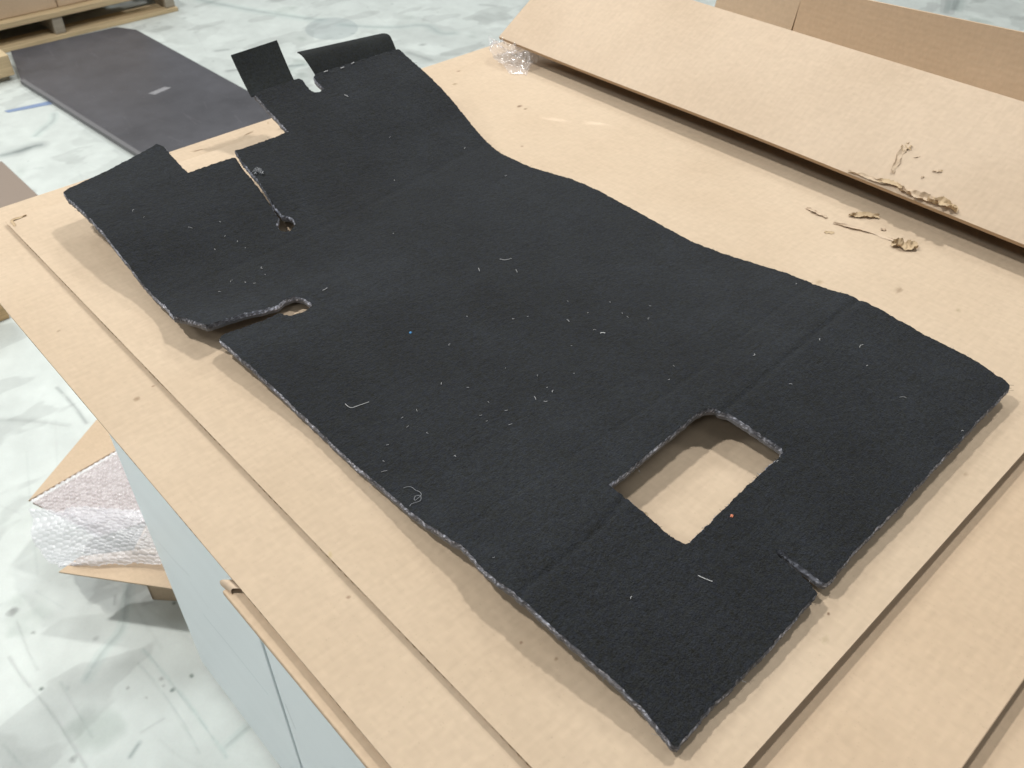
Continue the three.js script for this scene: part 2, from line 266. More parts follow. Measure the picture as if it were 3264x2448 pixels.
// ------------------------------------------------------------------ the open carton on the right
{
  const O = [1.034, 0.9, -0.6], c = thing('open_carton', 'open kraft carton with its flap folded out towards the mat', 'carton', O);
  const at = (a) => a.map((p) => [p[0] - O[0], p[1] - O[1], p[2] - O[2]]);
  const z1 = 0.22, flap = gridFlap();
  function gridFlap() {                           // sloping flap, a little wavy
    const top = (u, v) => { const z = -0.986 + v * (z1 + 0.986); return [0.897 + u * 0.137 - O[0], 0.928 + u * 0.079 + 0.0025 * Math.sin(u * 3.1) + 0.0012 * Math.sin(z * 9) * (1 - u) - O[1], z - O[2]]; };
    const a = gridGeo(16, 60, top), b = gridGeo(16, 60, (u, v) => { const p = top(u, v); p[0] += 0.0016; p[1] -= 0.0042; return p; });
    return [a, b, gridGeo(1, 60, (u, v) => { const p = top(0, v); p[0] += 0.0016 * u; p[1] -= 0.0042 * u; return p; }), gridGeo(16, 1, (u, v) => { const p = top(u, 0); p[0] += 0.0016 * v; p[1] -= 0.0042 * v; return p; })];
  }
  mesh('flap', boxUV(flap[0]), cardC, c); const f = c.children.at(-1); f.userData.label = 'wide pale flap with a torn edge';
  mesh('liner', boxUV(flap[1]), cardA, f); mesh('edge', mergeGeometries([flap[2], flap[3]]), cardEdge, f);
  mesh('wall', slab(1.0345 - O[0], 1.0385 - O[0], 0.0005, 0.1035, -0.985 - O[2], z1 - O[2], 0.001), cardA, c);
  // far wall: two panels with an open slit between them
  const far = (za, zb, ya, yb, lean) => plate(at([[1.226, 0.9005, za], [1.226, 0.9005, zb], [1.2255 + lean, yb, zb], [1.2255 + lean, ya, za]]), 0.004);
  mesh('wall', far(-0.698, z1, 0.994, 1.04, 0.012), cardB, c); mesh('wall', far(-0.845, -0.7025, 0.99, 0.992, 0.022), cardA, c);
  mesh('wall', slab(1.2535 - O[0], 1.2575 - O[0], 0.0005, 0.088, -0.82 - O[2], z1 - O[2], 0.001), cardEdge, c);
  // torn ply along the free edge of the flap
  const F = (x, z, d = 0.0012) => [x - O[0], 0.928 + (x - 0.897) * 0.5766 + d - O[1], z - O[2]];
  for (const [p, w, h, s] of [
    [[F(0.898, -0.405), F(0.899, -0.385), F(0.9, -0.36)], 0.007, 0.004, 11], [[F(0.9, -0.372), F(0.903, -0.356), F(0.9, -0.335)], 0.01, 0.005, 12], [[F(0.899, -0.342), F(0.9, -0.322), F(0.901, -0.3)], 0.013, 0.009, 13], [[F(0.9, -0.312), F(0.902, -0.295), F(0.9, -0.278)], 0.015, 0.010, 14],
    [[F(0.913, -0.361), F(0.93, -0.367), F(0.945, -0.369)], 0.007, 0.005, 15], [[F(0.94, -0.37), F(0.948, -0.366)], 0.012, 0.006, 16], [[F(0.937, -0.354), F(0.942, -0.348)], 0.004, 0.002, 17], [[F(0.93, -0.327), F(0.934, -0.318)], 0.004, 0.003, 18], [[F(0.92, -0.333), F(0.922, -0.331)], 0.003, 0.002, 19]])
    mesh('torn_ply', crumple(p, w, h, s), s % 2 ? cardA : tornPaper, f);
}

// ------------------------------------------------------------------ the black mat
const Lk = [[-.10, .0085], [-.16, .019], [-.215, .0245], [-.25, .026], [-.30, .022], [-.36, .0145], [-.47, .010], [-.55, .0165], [-.61, .020], [-.66, .017], [-.71, .0135], [-.745, .017], [-.78, .027], [-.82, .036], [-.88, .041], [-.95, .040], [-1.02, .042]];
const Mk = [[-.10, .012], [-.16, .019], [-.215, .026], [-.265, .0285], [-.32, .022], [-.40, .0135], [-.5, .009], [-.6, .009], [-.70, .010], [-.76, .0155], [-.82, .029], [-.88, .043], [-.935, .056], [-.96, .064], [-1.02, .078]];
const Rk = [[-.10, .012], [-.133, .019], [-.16, .024], [-.2, .028], [-.25, .032], [-.275, .0315], [-.3, .027], [-.344, .020], [-.396, .0125], [-.45, .009], [-.52, .009], [-.59, .010], [-.64, .010], [-.70, .009], [-.757, .011], [-.81, .023], [-.845, .037], [-.89, .053], [-.94, .067], [-.96, .074], [-1.02, .09]];
function prof(K, z) {
  if (z >= K[0][0]) return K[0][1];
  const n = K.length, sl = (j) => { const a = Math.max(j - 1, 0), b = Math.min(j + 1, n - 1); return (K[b][1] - K[a][1]) / (K[b][0] - K[a][0]); };
  for (let i = 0; i < n - 1; i++) if (z >= K[i + 1][0]) {
    const d = K[i + 1][0] - K[i][0], t = (z - K[i][0]) / d, t2 = t * t, t3 = t2 * t;
    return (2 * t3 - 3 * t2 + 1) * K[i][1] + (t3 - 2 * t2 + t) * d * sl(i) + (3 * t2 - 2 * t3) * K[i + 1][1] + (t3 - t2) * d * sl(i + 1);
  }
  return K[n - 1][1];
}
const XL = .228, XM = .44, XR = .69, cache = new Map();
function matY(x, z) {
  const k = Math.round(z * 4000); let q = cache.get(k); if (!q) cache.set(k, q = [prof(Lk, k / 4000), prof(Mk, k / 4000), prof(Rk, k / 4000)]);
  let h = q[0] * (x - XM) * (x - XR) / ((XL - XM) * (XL - XR)) + q[1] * (x - XL) * (x - XR) / ((XM - XL) * (XM - XR)) + q[2] * (x - XL) * (x - XM) / ((XR - XL) * (XR - XM));
  if (z < -0.628 && x < 0.32) h += 0.011 * sm((.32 - x) / .09) * clamp((z + .76) / .13);
  if (z < -0.76 && z > -0.9) { const xs = 0.3865 + (-0.77 - z) * 0.115; if (x > xs) h += 0.005 * sm((-0.76 - z) / 0.06) * Math.exp(-(x - xs) / 0.035); }
  // pressed fold lines across the mat
  const cr = (zc, w, d) => { const e = (z - zc - 0.003 * Math.sin(x * 17)) / w; h -= d * Math.exp(-e * e); };
  cr(-0.262 + (x < 0.4 ? 0.02 * sm((0.4 - x) / 0.1) : 0), 0.003, 0.0014); cr(-0.309, 0.003, 0.0007); cr(-0.735 - (x - 0.45) * 0.1, 0.005, 0.0006);
  return 0.9 + h + 0.0011 * (fbm(x * 14, z * 20, 3, 91) - 0.5);
}
const OUT = [[240, -114], [270, -116], [311, -115], [352, -116], [387, -117], [390, -118], [391, -126], [393, -137], [393, -152], [395, -155], [398, -153], [398, -137], [399, -121], [400, -117], [440, -119], [498, -119], [576, -120], [632, -121], [678, -121], [687, -122], [689, -127], [688, -136], [688, -158], [683, -199], [683, -249], [683, -272], [682, -295], [687, -342], [685, -393], [680, -447], [684, -513], [687, -584], [684, -632], [671, -681], [668, -734], [677, -786], [684, -820], [687, -868], [687, -911], [688, -944], [687, -951], [620, -953], [561, -955], [555, -951], [556, -940], [556, -931], [549, -928], [542, -930], [539, -937], [541, -954], [538, -957], [531, -958], [477, -961], [477, -940], [473, -885], [458, -884], [433, -883], [408, -881], [402, -881], [398, -861], [395, -827], [389, -790], [387, -768], [392, -766], [394, -760], [392, -750], [383, -744], [376, -744], [372, -750], [374, -760], [380, -766], [382, -767], [386, -791], [392, -828], [395, -859], [399, -877], [384, -879], [367, -879], [342, -879], [345, -938], [341, -945], [288, -937], [233, -933], [227, -930], [225, -919], [225, -853], [223, -793], [222, -756], [221, -715], [221, -706], [217, -675], [222, -660], [226, -644], [229, -634], [231, -632.5], [266, -635], [298, -635], [309, -642], [320, -640], [325, -631], [325, -620], [322, -615], [314, -612], [300, -614], [295, -620], [294, -624], [277, -623], [238, -626], [234, -624], [231, -619], [234, -574], [235, -532], [236, -468], [235, -427], [235, -375], [235, -337], [238, -300], [234, -267], [237, -236], [237, -214], [239, -177], [241, -145], [238, -117]].map((p) => [p[0] / 1000, p[1] / 1000]);
const HOLE = [[350, -269], [357, -268], [406, -270], [455, -272], [465, -270], [470, -265], [473, -256], [474, -226], [474, -205], [471, -202], [416, -201], [364, -198], [354, -197], [350, -199], [347, -208], [348, -234]].map((p) => [p[0] / 1000, p[1] / 1000]);
const boundary = [];                              // cut-edge segments, used for fibres too
const mat = thing('floor_mat', 'black felt floor mat with cut-outs lying on the cardboard', 'floor mat', [0.45, 0.9, -0.5]);
{
  const O = mat.position, DX = 0.0015, X0 = 0.209, Z0 = -0.972, NX = Math.ceil((0.7 - X0) / DX), NZ = Math.ceil((-0.106 - Z0) / DX);
  const segs = []; for (const poly of [OUT, HOLE]) for (let i = 0; i < poly.length; i++) segs.push([...poly[i], ...poly[(i + 1) % poly.length]]);
  const B = 0.012, bins = new Map();              // distance only matters near the outline
  const key = (i, j) => i * 4096 + j, cell = (v, o) => Math.floor((v - o) / B);
  segs.forEach((s) => { for (let i = cell(Math.min(s[0], s[2]), X0) - 1; i <= cell(Math.max(s[0], s[2]), X0) + 1; i++) for (let j = cell(Math.min(s[1], s[3]), Z0) - 1; j <= cell(Math.max(s[1], s[3]), Z0) + 1; j++) { const k = key(i + 8, j + 8); (bins.get(k) ?? bins.set(k, []).get(k)).push(s); } });
  const inside = (x, z) => { let c = false; for (const [ax, az, bx, bz] of segs) if ((az > z) !== (bz > z) && x < (bx - ax) * (z - az) / (bz - az) + ax) c = !c; return c; };
  const f = new Float32Array((NX + 1) * (NZ + 1)), at = (i, j) => j * (NX + 1) + i;
  for (let j = 0; j <= NZ; j++) for (let i = 0; i <= NX; i++) {
    const x = X0 + i * DX, z = Z0 + j * DX; let d = B;
    for (const [ax, az, bx, bz] of bins.get(key(cell(x, X0) + 8, cell(z, Z0) + 8)) ?? []) { const ex = bx - ax, ez = bz - az, t = clamp(((x - ax) * ex + (z - az) * ez) / (ex * ex + ez * ez)); d = Math.min(d, Math.hypot(x - ax - t * ex, z - az - t * ez)); }
    f[at(i, j)] = (inside(x, z) ? d : -d) + 0.0013 * (vnoise(x * 420, z * 420, 51) - 0.5) + 0.0009 * (vnoise(x * 120, z * 120, 52) - 0.5);
  }
  const P = [], ids = new Map(), tris = [];
  const node = (i, j) => { const k = 'n' + at(i, j); let n = ids.get(k); if (n === undefined) { n = P.length; P.push([X0 + i * DX, Z0 + j * DX]); ids.set(k, n); } return n; };
  const cut = (i, j, k, l) => { const a = at(i, j), b = at(k, l), q = 'e' + Math.min(a, b) + '_' + Math.max(a, b); let n = ids.get(q); if (n === undefined) { const t = clamp(f[a] / (f[a] - f[b]), 0.02, 0.98); n = P.length; P.push([X0 + (i + (k - i) * t) * DX, Z0 + (j + (l - j) * t) * DX]); ids.set(q, n); } return n; };
  for (let j = 0; j < NZ; j++) for (let i = 0; i < NX; i++) {
    const c = [[i, j], [i, j + 1], [i + 1, j + 1], [i + 1, j]], on = c.map(([a, b]) => f[at(a, b)] > 0);
    if (!on.some(Boolean)) continue;
    const loop = [], edge = [];
    for (let k = 0; k < 4; k++) { const m = (k + 1) % 4; if (on[k]) { loop.push(node(...c[k])); edge.push(0); } if (on[k] !== on[m]) { loop.push(cut(...c[k], ...c[m])); edge.push(1); } }
    for (let k = 1; k + 1 < loop.length; k++) tris.push(loop[0], loop[k], loop[k + 1]);
    for (let k = 0; k < loop.length; k++) { const m = (k + 1) % loop.length; if (edge[k] && edge[m] && (loop.length !== 6 || !on[(k + 1) % 4])) { boundary.push([loop[k], loop[m]]); } }
  }
  // lift to the surface; a nap of uneven fibre ends
  const top = P.map(([x, z]) => new THREE.Vector3(x, matY(x, z) + 0.0004 * (vnoise(x * 900, z * 900, 61) - 0.5) + 0.0003 * (vnoise(x * 260, z * 420, 62) - 0.5), z));
  const pos = new Float32Array(P.length * 3), uv = new Float32Array(P.length * 2);
  top.forEach((p, i) => { pos.set([p.x - O.x, p.y - O.y, p.z - O.z], i * 3); uv.set([p.x, p.z], i * 2); });
  const g = new THREE.BufferGeometry(); g.setAttribute('position', new THREE.BufferAttribute(pos, 3)); g.setAttribute('uv', new THREE.BufferAttribute(uv, 2)); g.setIndex(tris); g.computeVertexNormals();
  mesh('carpet_face', g, felt, mat);
  const under = g.clone(); { const p = under.attributes.position; for (let i = 0; i < p.count; i++) p.setY(i, p.getY(i) - 0.0072); const ix = []; for (let i = 0; i < tris.length; i += 3) ix.push(tris[i], tris[i + 2], tris[i + 1]); under.setIndex(ix); under.computeVertexNormals(); }
  // cut edge: a fibrous grey core over a smooth dark backing
  const rowsN = 4, W = [], C = [], WI = [], vid = new Map(), R = [], RI = [], rid = new Map(), nrm = new Map();
  for (const [a, b] of boundary) { const dx = P[b][0] - P[a][0], dz = P[b][1] - P[a][1], l = Math.hypot(dx, dz) || 1, n = [dz / l, -dx / l]; for (const k of [a, b]) { const q = nrm.get(k) ?? [0, 0]; q[0] -= n[0]; q[1] -= n[1]; nrm.set(k, q); } }
  const col = (p, r) => {
    const patch = vnoise(p.x * 60, p.z * 60, 71), fine = hash(p.x * 5000, p.z * 5000, r), q = (r === 0 ? 0.4 : 1) * (0.07 + 0.36 * patch * patch + 0.12 * vnoise(p.x * 300, p.z * 300, 73));
    if (Math.hypot(p.x - 0.2405, p.z + 0.585) < 0.0035) return [0.08, 0.08, 0.5]; if (Math.hypot(p.x - 0.2385, p.z + 0.455) < 0.003) return [0.4, 0.06, 0.12];
    const v = q * (0.5 + 0.9 * fine) + (fine > 0.85 ? 0.5 * patch + 0.1 : 0); return [v * 0.96, v, v * 1.16];
  };
  const wall = (k) => { let n = vid.get(k); if (n === undefined) { n = W.length / 3; vid.set(k, n); const p = top[k], q = nrm.get(k), l = Math.hypot(...q) || 1; for (let r = 0; r <= rowsN; r++) { const o = (r && r < rowsN ? 0.0009 : 0.0002) * (hash(k, r, 4) - 0.3) + (r && r < rowsN ? 0.0011 * (vnoise(p.x * 130, p.z * 130, 81 + r) - 0.35) : 0); W.push(p.x + q[0] / l * o - O.x, p.y - (r / rowsN) * 0.0046 * (r === rowsN ? 1 : 0.75 + 0.5 * vnoise(p.x * 90, p.z * 90, 91)) - O.y, p.z + q[1] / l * o - O.z); C.push(...col(p, r)); } } return n; };
  const back = (k) => { let n = rid.get(k); if (n === undefined) { n = R.length / 3; rid.set(k, n); const p = top[k]; R.push(p.x - O.x, p.y - 0.0046 - O.y, p.z - O.z, p.x - O.x, p.y - 0.0072 - O.y, p.z - O.z); } return n; };
  for (const [a, b] of boundary) { const u = wall(a), v = wall(b); for (let r = 0; r < rowsN; r++) WI.push(u + r, u + r + 1, v + r, v + r, u + r + 1, v + r + 1); const s = back(a), t = back(b); RI.push(s, s + 1, t, t, s + 1, t + 1); }
  const gw = new THREE.BufferGeometry(); gw.setAttribute('position', new THREE.Float32BufferAttribute(W, 3)); gw.setAttribute('color', new THREE.Float32BufferAttribute(C, 3)); gw.setIndex(WI); gw.computeVertexNormals();
  mesh('felt_core', gw, coreMat, mat);
  const gr = new THREE.BufferGeometry(); gr.setAttribute('position', new THREE.Float32BufferAttribute(R, 3)); gr.setIndex(RI); gr.computeVertexNormals();
  under.deleteAttribute('uv'); mesh('rubber_backing', mergeGeometries([gr, under]), rubber, mat);
  // loose fibres standing out of the cut edge
  const dark = [], pale = []; seed = 777;
  for (const [a] of boundary) {
    if (rnd() > 0.4) continue; const p = top[a], q = nrm.get(a), l = Math.hypot(...q) || 1, n = [q[0] / l, q[1] / l], L = rr(0.0006, 0.0022) * (rnd() > 0.94 ? 2.4 : 1), isPale = rnd() < 0.55;
    const y0 = p.y - O.y - (isPale ? rr(0.0012, 0.0042) : rr(0, 0.0012)), tx = rr(-1, 1), ty = rr(-0.3, 0.6);
    (isPale ? pale : dark).push(tube([[p.x - O.x, y0, p.z - O.z], [p.x - O.x + (n[0] * 0.6 - n[1] * tx * 0.5) * L, y0 + ty * L * 0.4, p.z - O.z + (n[1] * 0.6 + n[0] * tx * 0.5) * L], [p.x - O.x + (n[0] - n[1] * tx) * L, y0 + ty * L, p.z - O.z + (n[1] + n[0] * tx) * L]], rr(0.00009, 0.00017), 3, 1));
  }
  const fz = mat.getObjectByName('carpet_face');
  mesh('loose_fibres', mergeGeometries(dark), strandDark, mat, { kind: 'stuff' }); mesh('loose_fibres', mergeGeometries(pale), lintGrey, mat, { kind: 'stuff' });
  // the two thin tabs bent up at the far end
  const tab = (A, Bq, Cq, D, bow, round, curl) => {
    const nu = 24, nv = 14, top1 = (u, v) => {
      let uu = u; if (round && v > 0.6) uu = u > 0.9 ? 0.9 + (u - 0.9) * Math.sqrt(Math.max(0, 1 - ((v - 0.6) / 0.4) ** 2)) : u;
      const p = [0, 1, 2].map((k) => (A[k] * (1 - uu) + Bq[k] * uu) * (1 - v) + (D[k] * (1 - uu) + Cq[k] * uu) * v);
      p[1] += bow * Math.sin(Math.PI * v) + (curl ? -0.006 * Math.max(0, v - 0.75) ** 2 * 16 * curl : 0); p[2] -= curl ? 0.004 * sm((v - 0.7) / 0.3) : 0; return [p[0] - O.x, p[1] - O.y, p[2] - O.z];
    };
    const a = gridGeo(nu, nv, top1), b = gridGeo(nu, nv, (u, v) => { const p = top1(u, v); p[1] -= 0.0016; p[2] -= 0.0014; return p; });
    const rim = (fn) => gridGeo(24, 1, (u, v) => { const p = fn(u); if (v) { p[1] -= 0.0016; p[2] -= 0.0014; } return p; });
    return mergeGeometries([a, b, rim((u) => top1(u, 1)), rim((u) => top1(0, u)), rim((u) => top1(1, u))]);
  };
  mesh('vinyl_tab', tab([.472, .9655, -.9575], [.533, .9665, -.9585], [.541, 1.004, -1.001], [.477, 1.002, -1.0], -0.002, false, 0), vinyl, mat);
  mesh('vinyl_tab', tab([.562, .966, -.9535], [.685, .969, -.953], [.691, .986, -.978], [.56, .991, -.985], 0.002, true, 0.5), vinyl, mat);
}

// ------------------------------------------------------------------ lint on the mat
const M = (x, z, d = 0.0006) => [x / 1000, matY(x / 1000, z / 1000) + d, z / 1000];
const thread = (pts, r, m, label, d) => tag(mesh('lint_thread', tube(pts.map(([x, z]) => M(x, z, d)), r, 5, 4), m), label, 'lint');
thread([[269, -485], [269, -481], [270, -478], [277, -476], [285, -474]], 0.00022, lintWhite, 'longest white thread on the mat, bent near one end');
thread([[511, -562], [514, -557], [521, -555]], 0.00022, lintWhite, 'short straight white thread towards the tabbed end of the mat');
thread([[490, -405], [492, -404], [493, -402]], 0.0005, lintWhite, 'thickest bright white fibre in the middle of the mat');
thread([[337, -177], [339, -172], [341, -168]], 0.00026, lintWhite, 'white thread between the square cut-out and the near edge');
thread([[245, -376], [248, -375], [250, -372], [250, -368], [251, -364], [250, -361], [246, -360], [243, -360], [246, -363], [249, -361], [246, -357], [239, -359], [237, -358]], 0.00016, lintGrey, 'tangled thin grey hair beside the long left edge', 0.001);
thread([[622, -228], [625, -229], [628, -228]], 0.00017, lintWhite, 'small hooked white fibre on the plain end beyond the fold line');
{
  const fluff = (name, label, cat, x, z, r, m) => { const g = new THREE.IcosahedronGeometry(r, 2), p = g.attributes.position; for (let i = 0; i < p.count; i++) { const k = 0.5 + hash(p.getX(i) * 1e6, p.getZ(i) * 1e6, 3); p.setXYZ(i, p.getX(i) * k * 1.3, p.getY(i) * k * 0.7, p.getZ(i) * k); } g.computeVertexNormals(); g.translate(...M(x, z, r * 0.4)); tag(mesh(name, g, m), label, cat); };
  fluff('lint_speck', 'tiny bright blue speck of lint on the mat', 'lint', 368, -525, 0.0009, std({ color: new THREE.Color().setRGB(0.1, 0.32, 0.62), roughness: 0.8 }));
  fluff('lint_speck', 'tiny orange speck beside the square cut-out', 'lint', 394, -192, 0.0009, std({ color: new THREE.Color().setRGB(0.7, 0.25, 0.14), roughness: 0.8 }));
  seed = 4242; const tuft = []; for (let i = 0; i < 26; i++) { const x = 403 + rr(-4, 4), z = -838 + rr(-3, 7); tuft.push(tube([M(x, z, 0.0005), M(x + rr(-2, 2), z + rr(-2, 2), 0.0025), M(x + rr(-3, 3), z + rr(-3, 3), 0.001)], 0.00035, 4, 2)); }
  tag(mesh('lint_tuft', mergeGeometries(tuft), lintGrey), 'grey tuft of fluff beside the long keyhole slit', 'lint');
  const S = [[384, -488], [450, -478], [462, -471], [422, -510], [395, -428], [344, -452], [355, -432], [402, -384], [400, -376], [408, -402], [355, -404], [359, -386], [339, -388], [339, -398], [308, -440], [294, -440], [288, -428], [296, -410], [266, -422], [252, -411], [294, -374], [534, -434], [507, -436], [528, -413], [489, -413], [431, -381], [494, -326], [477, -316], [555, -403], [459, -410], [527, -406], [507, -463], [539, -389], [672, -323], [606, -212], [537, -242], [606, -257], [604, -124], [462, -200], [547, -284], [266, -849], [267, -831], [299, -793], [321, -769], [302, -757], [326, -755], [327, -743], [328, -788], [290, -702], [319, -691], [323, -703], [297, -690], [304, -684], [268, -689], [641, -766], [527, -758], [571, -823], [636, -686], [461, -672], [245, -278], [291, -195]];
  const bits = S.map(([x, z]) => { const a = rr(0, 6.3), L = rr(0.6, 1.7) * (z < -600 ? 1.2 : 1); return tube([M(x, z), M(x + Math.cos(a) * L, z + Math.sin(a) * L, 0.0009), M(x + Math.cos(a + rr(-0.9, 0.9)) * L * 1.8, z + Math.sin(a + rr(-0.9, 0.9)) * L * 1.8)], rr(0.00014, 0.0003), 4, 2); });
  for (const [p, r] of [[[[484, -564], [481, -559]], 0.0003], [[[510, -537], [507, -532]], 0.0002], [[[485, -442], [485, -440], [484, -438]], 0.0003], [[[386, -383], [384, -379]], 0.00028], [[[387, -373], [388, -371], [389, -371]], 0.0003], [[[244, -402], [248, -400]], 0.0002], [[[347, -372], [350, -371]], 0.00024], [[[596, -175], [599, -173], [600, -171]], 0.0002], [[[345, -631], [348, -631], [351, -632]], 0.0004], [[[570, -909], [572, -904]], 0.0006], [[[595, -950], [600, -950]], 0.0008], [[[572, -953], [578, -953]], 0.0007], [[[612, -951], [617, -952]], 0.0007]])
    bits.push(tube((p.length < 3 ? [p[0], [(p[0][0] + p[1][0]) / 2 + 0.3, (p[0][1] + p[1][1]) / 2], p[1]] : p).map(([x, z]) => M(x, z)), r, 4, 3));
  tag(mesh('lint', mergeGeometries(bits), std({ color: new THREE.Color().setRGB(0.42, 0.42, 0.43), roughness: 0.95 }), null, { kind: 'stuff' }), 'many pale lint specks scattered over the black mat', 'lint');
}

// ------------------------------------------------------------------ clear film under the carton flap
{
  const film = new THREE.MeshPhysicalMaterial({ color: new THREE.Color().setRGB(0.96, 0.95, 0.96), roughness: 0.12, transmission: 0.82, thickness: 0, ior: 1.5, side: THREE.DoubleSide });
  const ridge = (x, y, s) => 1 - Math.abs(2 * vnoise(x, y, s) - 1);
  const g = gridGeo(60, 48, (u, v) => {
    const pinch = 0.35 + 0.65 * sm(u * 1.6), x = -0.035 + u * 0.075 + 0.006 * (vnoise(u * 6, v * 6, 5) - 0.5), z = (v - 0.5) * 0.075 * pinch + 0.012 * (1 - u) - 0.004;
    return [x, 0.001 + 0.03 * sm(u * 1.4) * (0.35 + 0.65 * ridge(u * 5, v * 5, 31)) * (0.6 + 0.4 * ridge(u * 11 + 3, v * 13, 33)), z];
  });
  const o = mesh('plastic_film', g, film); o.position.set(0.885, 0.9, -0.94); o.rotation.y = 0.75; tag(o, 'crumpled scrap of clear plastic film under the carton flap', 'plastic film');
}

// ------------------------------------------------------------------ things on the floor behind
const wood = (s, c) => { const t = texCanvas(256, 256, (x, y) => { const k = 1 + 0.28 * (vnoise(x * 0.02, y * 0.35, s) - 0.5) + 0.25 * (fbm(x * 0.01, y * 0.06, 3, s + 4) - 0.5); return c.map((v) => v * k); }); t.repeat.set(2, 4); return std({ map: t, roughness: 0.8 }); };
const woodLight = wood(5, [0.52, 0.40, 0.24]), woodGrey = wood(8, [0.33, 0.29, 0.23]);
{
  const p = thing('pallet', 'wooden pallet on the floor carrying two brown cartons', 'pallet', [1.24, 0, -4.72]);
  const b = (n, x0, x1, y0, y1, z0, z1, m) => mesh(n, slab(x0 - 1.24, x1 - 1.24, y0, y1, z0 + 4.72, z1 + 4.72, 0.003), m, p);
  for (let i = 0; i < 7; i++) b('deck_board', 0.70, 1.775, 0.088, 0.112, -4.272 - i * 0.155, -4.178 - i * 0.155, woodLight);
  for (const x of [0.70, 1.215, 1.725]) b('stringer', x, x + 0.045, 0.019, 0.0875, -5.2, -4.183, woodGrey);
  for (let i = 0; i < 4; i++) b('bottom_board', 0.70, 1.775, 0, 0.0185, -4.29 - i * 0.29, -4.17 - i * 0.29, woodLight);
  const c = thing('carton', 'closed brown carton on the pallet, left of the two', 'carton', [0.97, 0.1125, -4.5], 0, 'brown cartons on the pallet');
  mesh('side', slab(-0.3, 0.298, 0, 0.32, -0.28, 0.28, 0.006), cardB, c); mesh('tape', slab(-0.29, 0.29, 0.3202, 0.3206, -0.03, 0.03, 0.0001), flutePaper, c);
  const d = c.clone(); d.name = numbered('carton'); d.position.x = 1.445; d.scale.x = 0.58; d.userData = { label: 'closed brown carton on the pallet, right of the two', category: 'carton', group: 'brown cartons on the pallet' }; scene.add(d);
}
{
  const t = texCanvas(1024, 1024, (x, y) => { const a = fbm(x / 170, y / 170, 4, 3) - 0.5, b = fbm(x / 30, y / 30, 3, 9) - 0.5, k = 1 + 0.5 * a + 0.25 * b + (hash(x >> 1, y >> 1, 4) > 0.9985 ? 1.4 : 0); return [0.08 * k, 0.079 * k, 0.088 * k]; }, (g) => {
    g.lineCap = 'round'; for (let q = 0; q < 60; q++) { g.strokeStyle = `rgba(150,146,152,${rr(0.05, 0.2)})`; g.lineWidth = rr(1, 5); const x = rr(0, 1024), y = rr(0, 1024), l = rr(5, 120), a = 1.5 + rr(-0.3, 0.3); g.beginPath(); g.moveTo(x, y); g.lineTo(x + l * Math.cos(a), y + l * Math.sin(a)); g.stroke(); }
  });
  t.repeat.set(0.8, 0.8);
  const m = thing('rubber_sheet', 'dusty dark grey rubber sheet lying on the floor by the pallet', 'rubber sheet', [1.24, 0, -3.45]);
  const q = (a, y) => a.map(([x, z]) => [x - 1.24, y, z + 3.45]);
  mesh('sheet', plate(q([[1.0, -4.13], [1.45, -4.11], [1.5, -4.02], [1.53, -2.6], [0.99, -2.6], [0.918, -3.79]], 0.017), 0.014), std({ map: t, roughness: 0.42 }), m);
  mesh('edge_strip', plate(q([[0.914, -3.79], [0.987, -2.6], [1.002, -2.6], [0.93, -3.79]], 0.0185), 0.016), std({ color: new THREE.Color().setRGB(0.15, 0.147, 0.152), roughness: 0.6 }), m);
  mesh('tape_piece', plate(q([[1.226, -3.335], [1.30, -3.352], [1.318, -3.328], [1.24, -3.308]], 0.0178), 0.0006), std({ color: new THREE.Color().setRGB(0.25, 0.245, 0.255), roughness: 0.7 }), m);
}
{
  const b = thing('timber_block', 'short pale timber block on the floor beside the rubber sheet', 'timber', [0.83, 0, -3.97]);
  mesh('block', slab(-0.16, 0.09, 0.02, 0.1, -0.07, 0.12, 0.004), woodLight, b); mesh('block', slab(-0.15, 0.07, 0, 0.0195, -0.06, 0.1, 0.003), woodGrey, b);
  tag(mesh('brown_sheet', slab(0.33, 0.62, 0.0015, 0.006, -3.17, -2.7, 0.001), std({ color: new THREE.Color().setRGB(0.27, 0.215, 0.175), roughness: 0.9 })), 'dull brown sheet lying on the floor at the frame edge', 'sheet');
  const blue = std({ color: new THREE.Color().setRGB(0.2, 0.27, 0.42), roughness: 0.6 });
  tag(mesh('floor_tape', plate([[0.775, 0.0012, -3.585], [0.93, 0.0012, -3.56], [0.93, 0.0012, -3.525], [0.78, 0.0012, -3.56]], 0.0006), blue), 'strip of blue tape stuck to the floor by the rubber sheet', 'tape');
  const k = thing('carton', 'tan carton on the floor just showing past the boards', 'carton', [0.2, 0, -2.42]);
  mesh('side', slab(-0.22, 0.118, 0, 0.16, -0.2, 0.16, 0.004), wood(31, [0.5, 0.34, 0.18]), k);
}
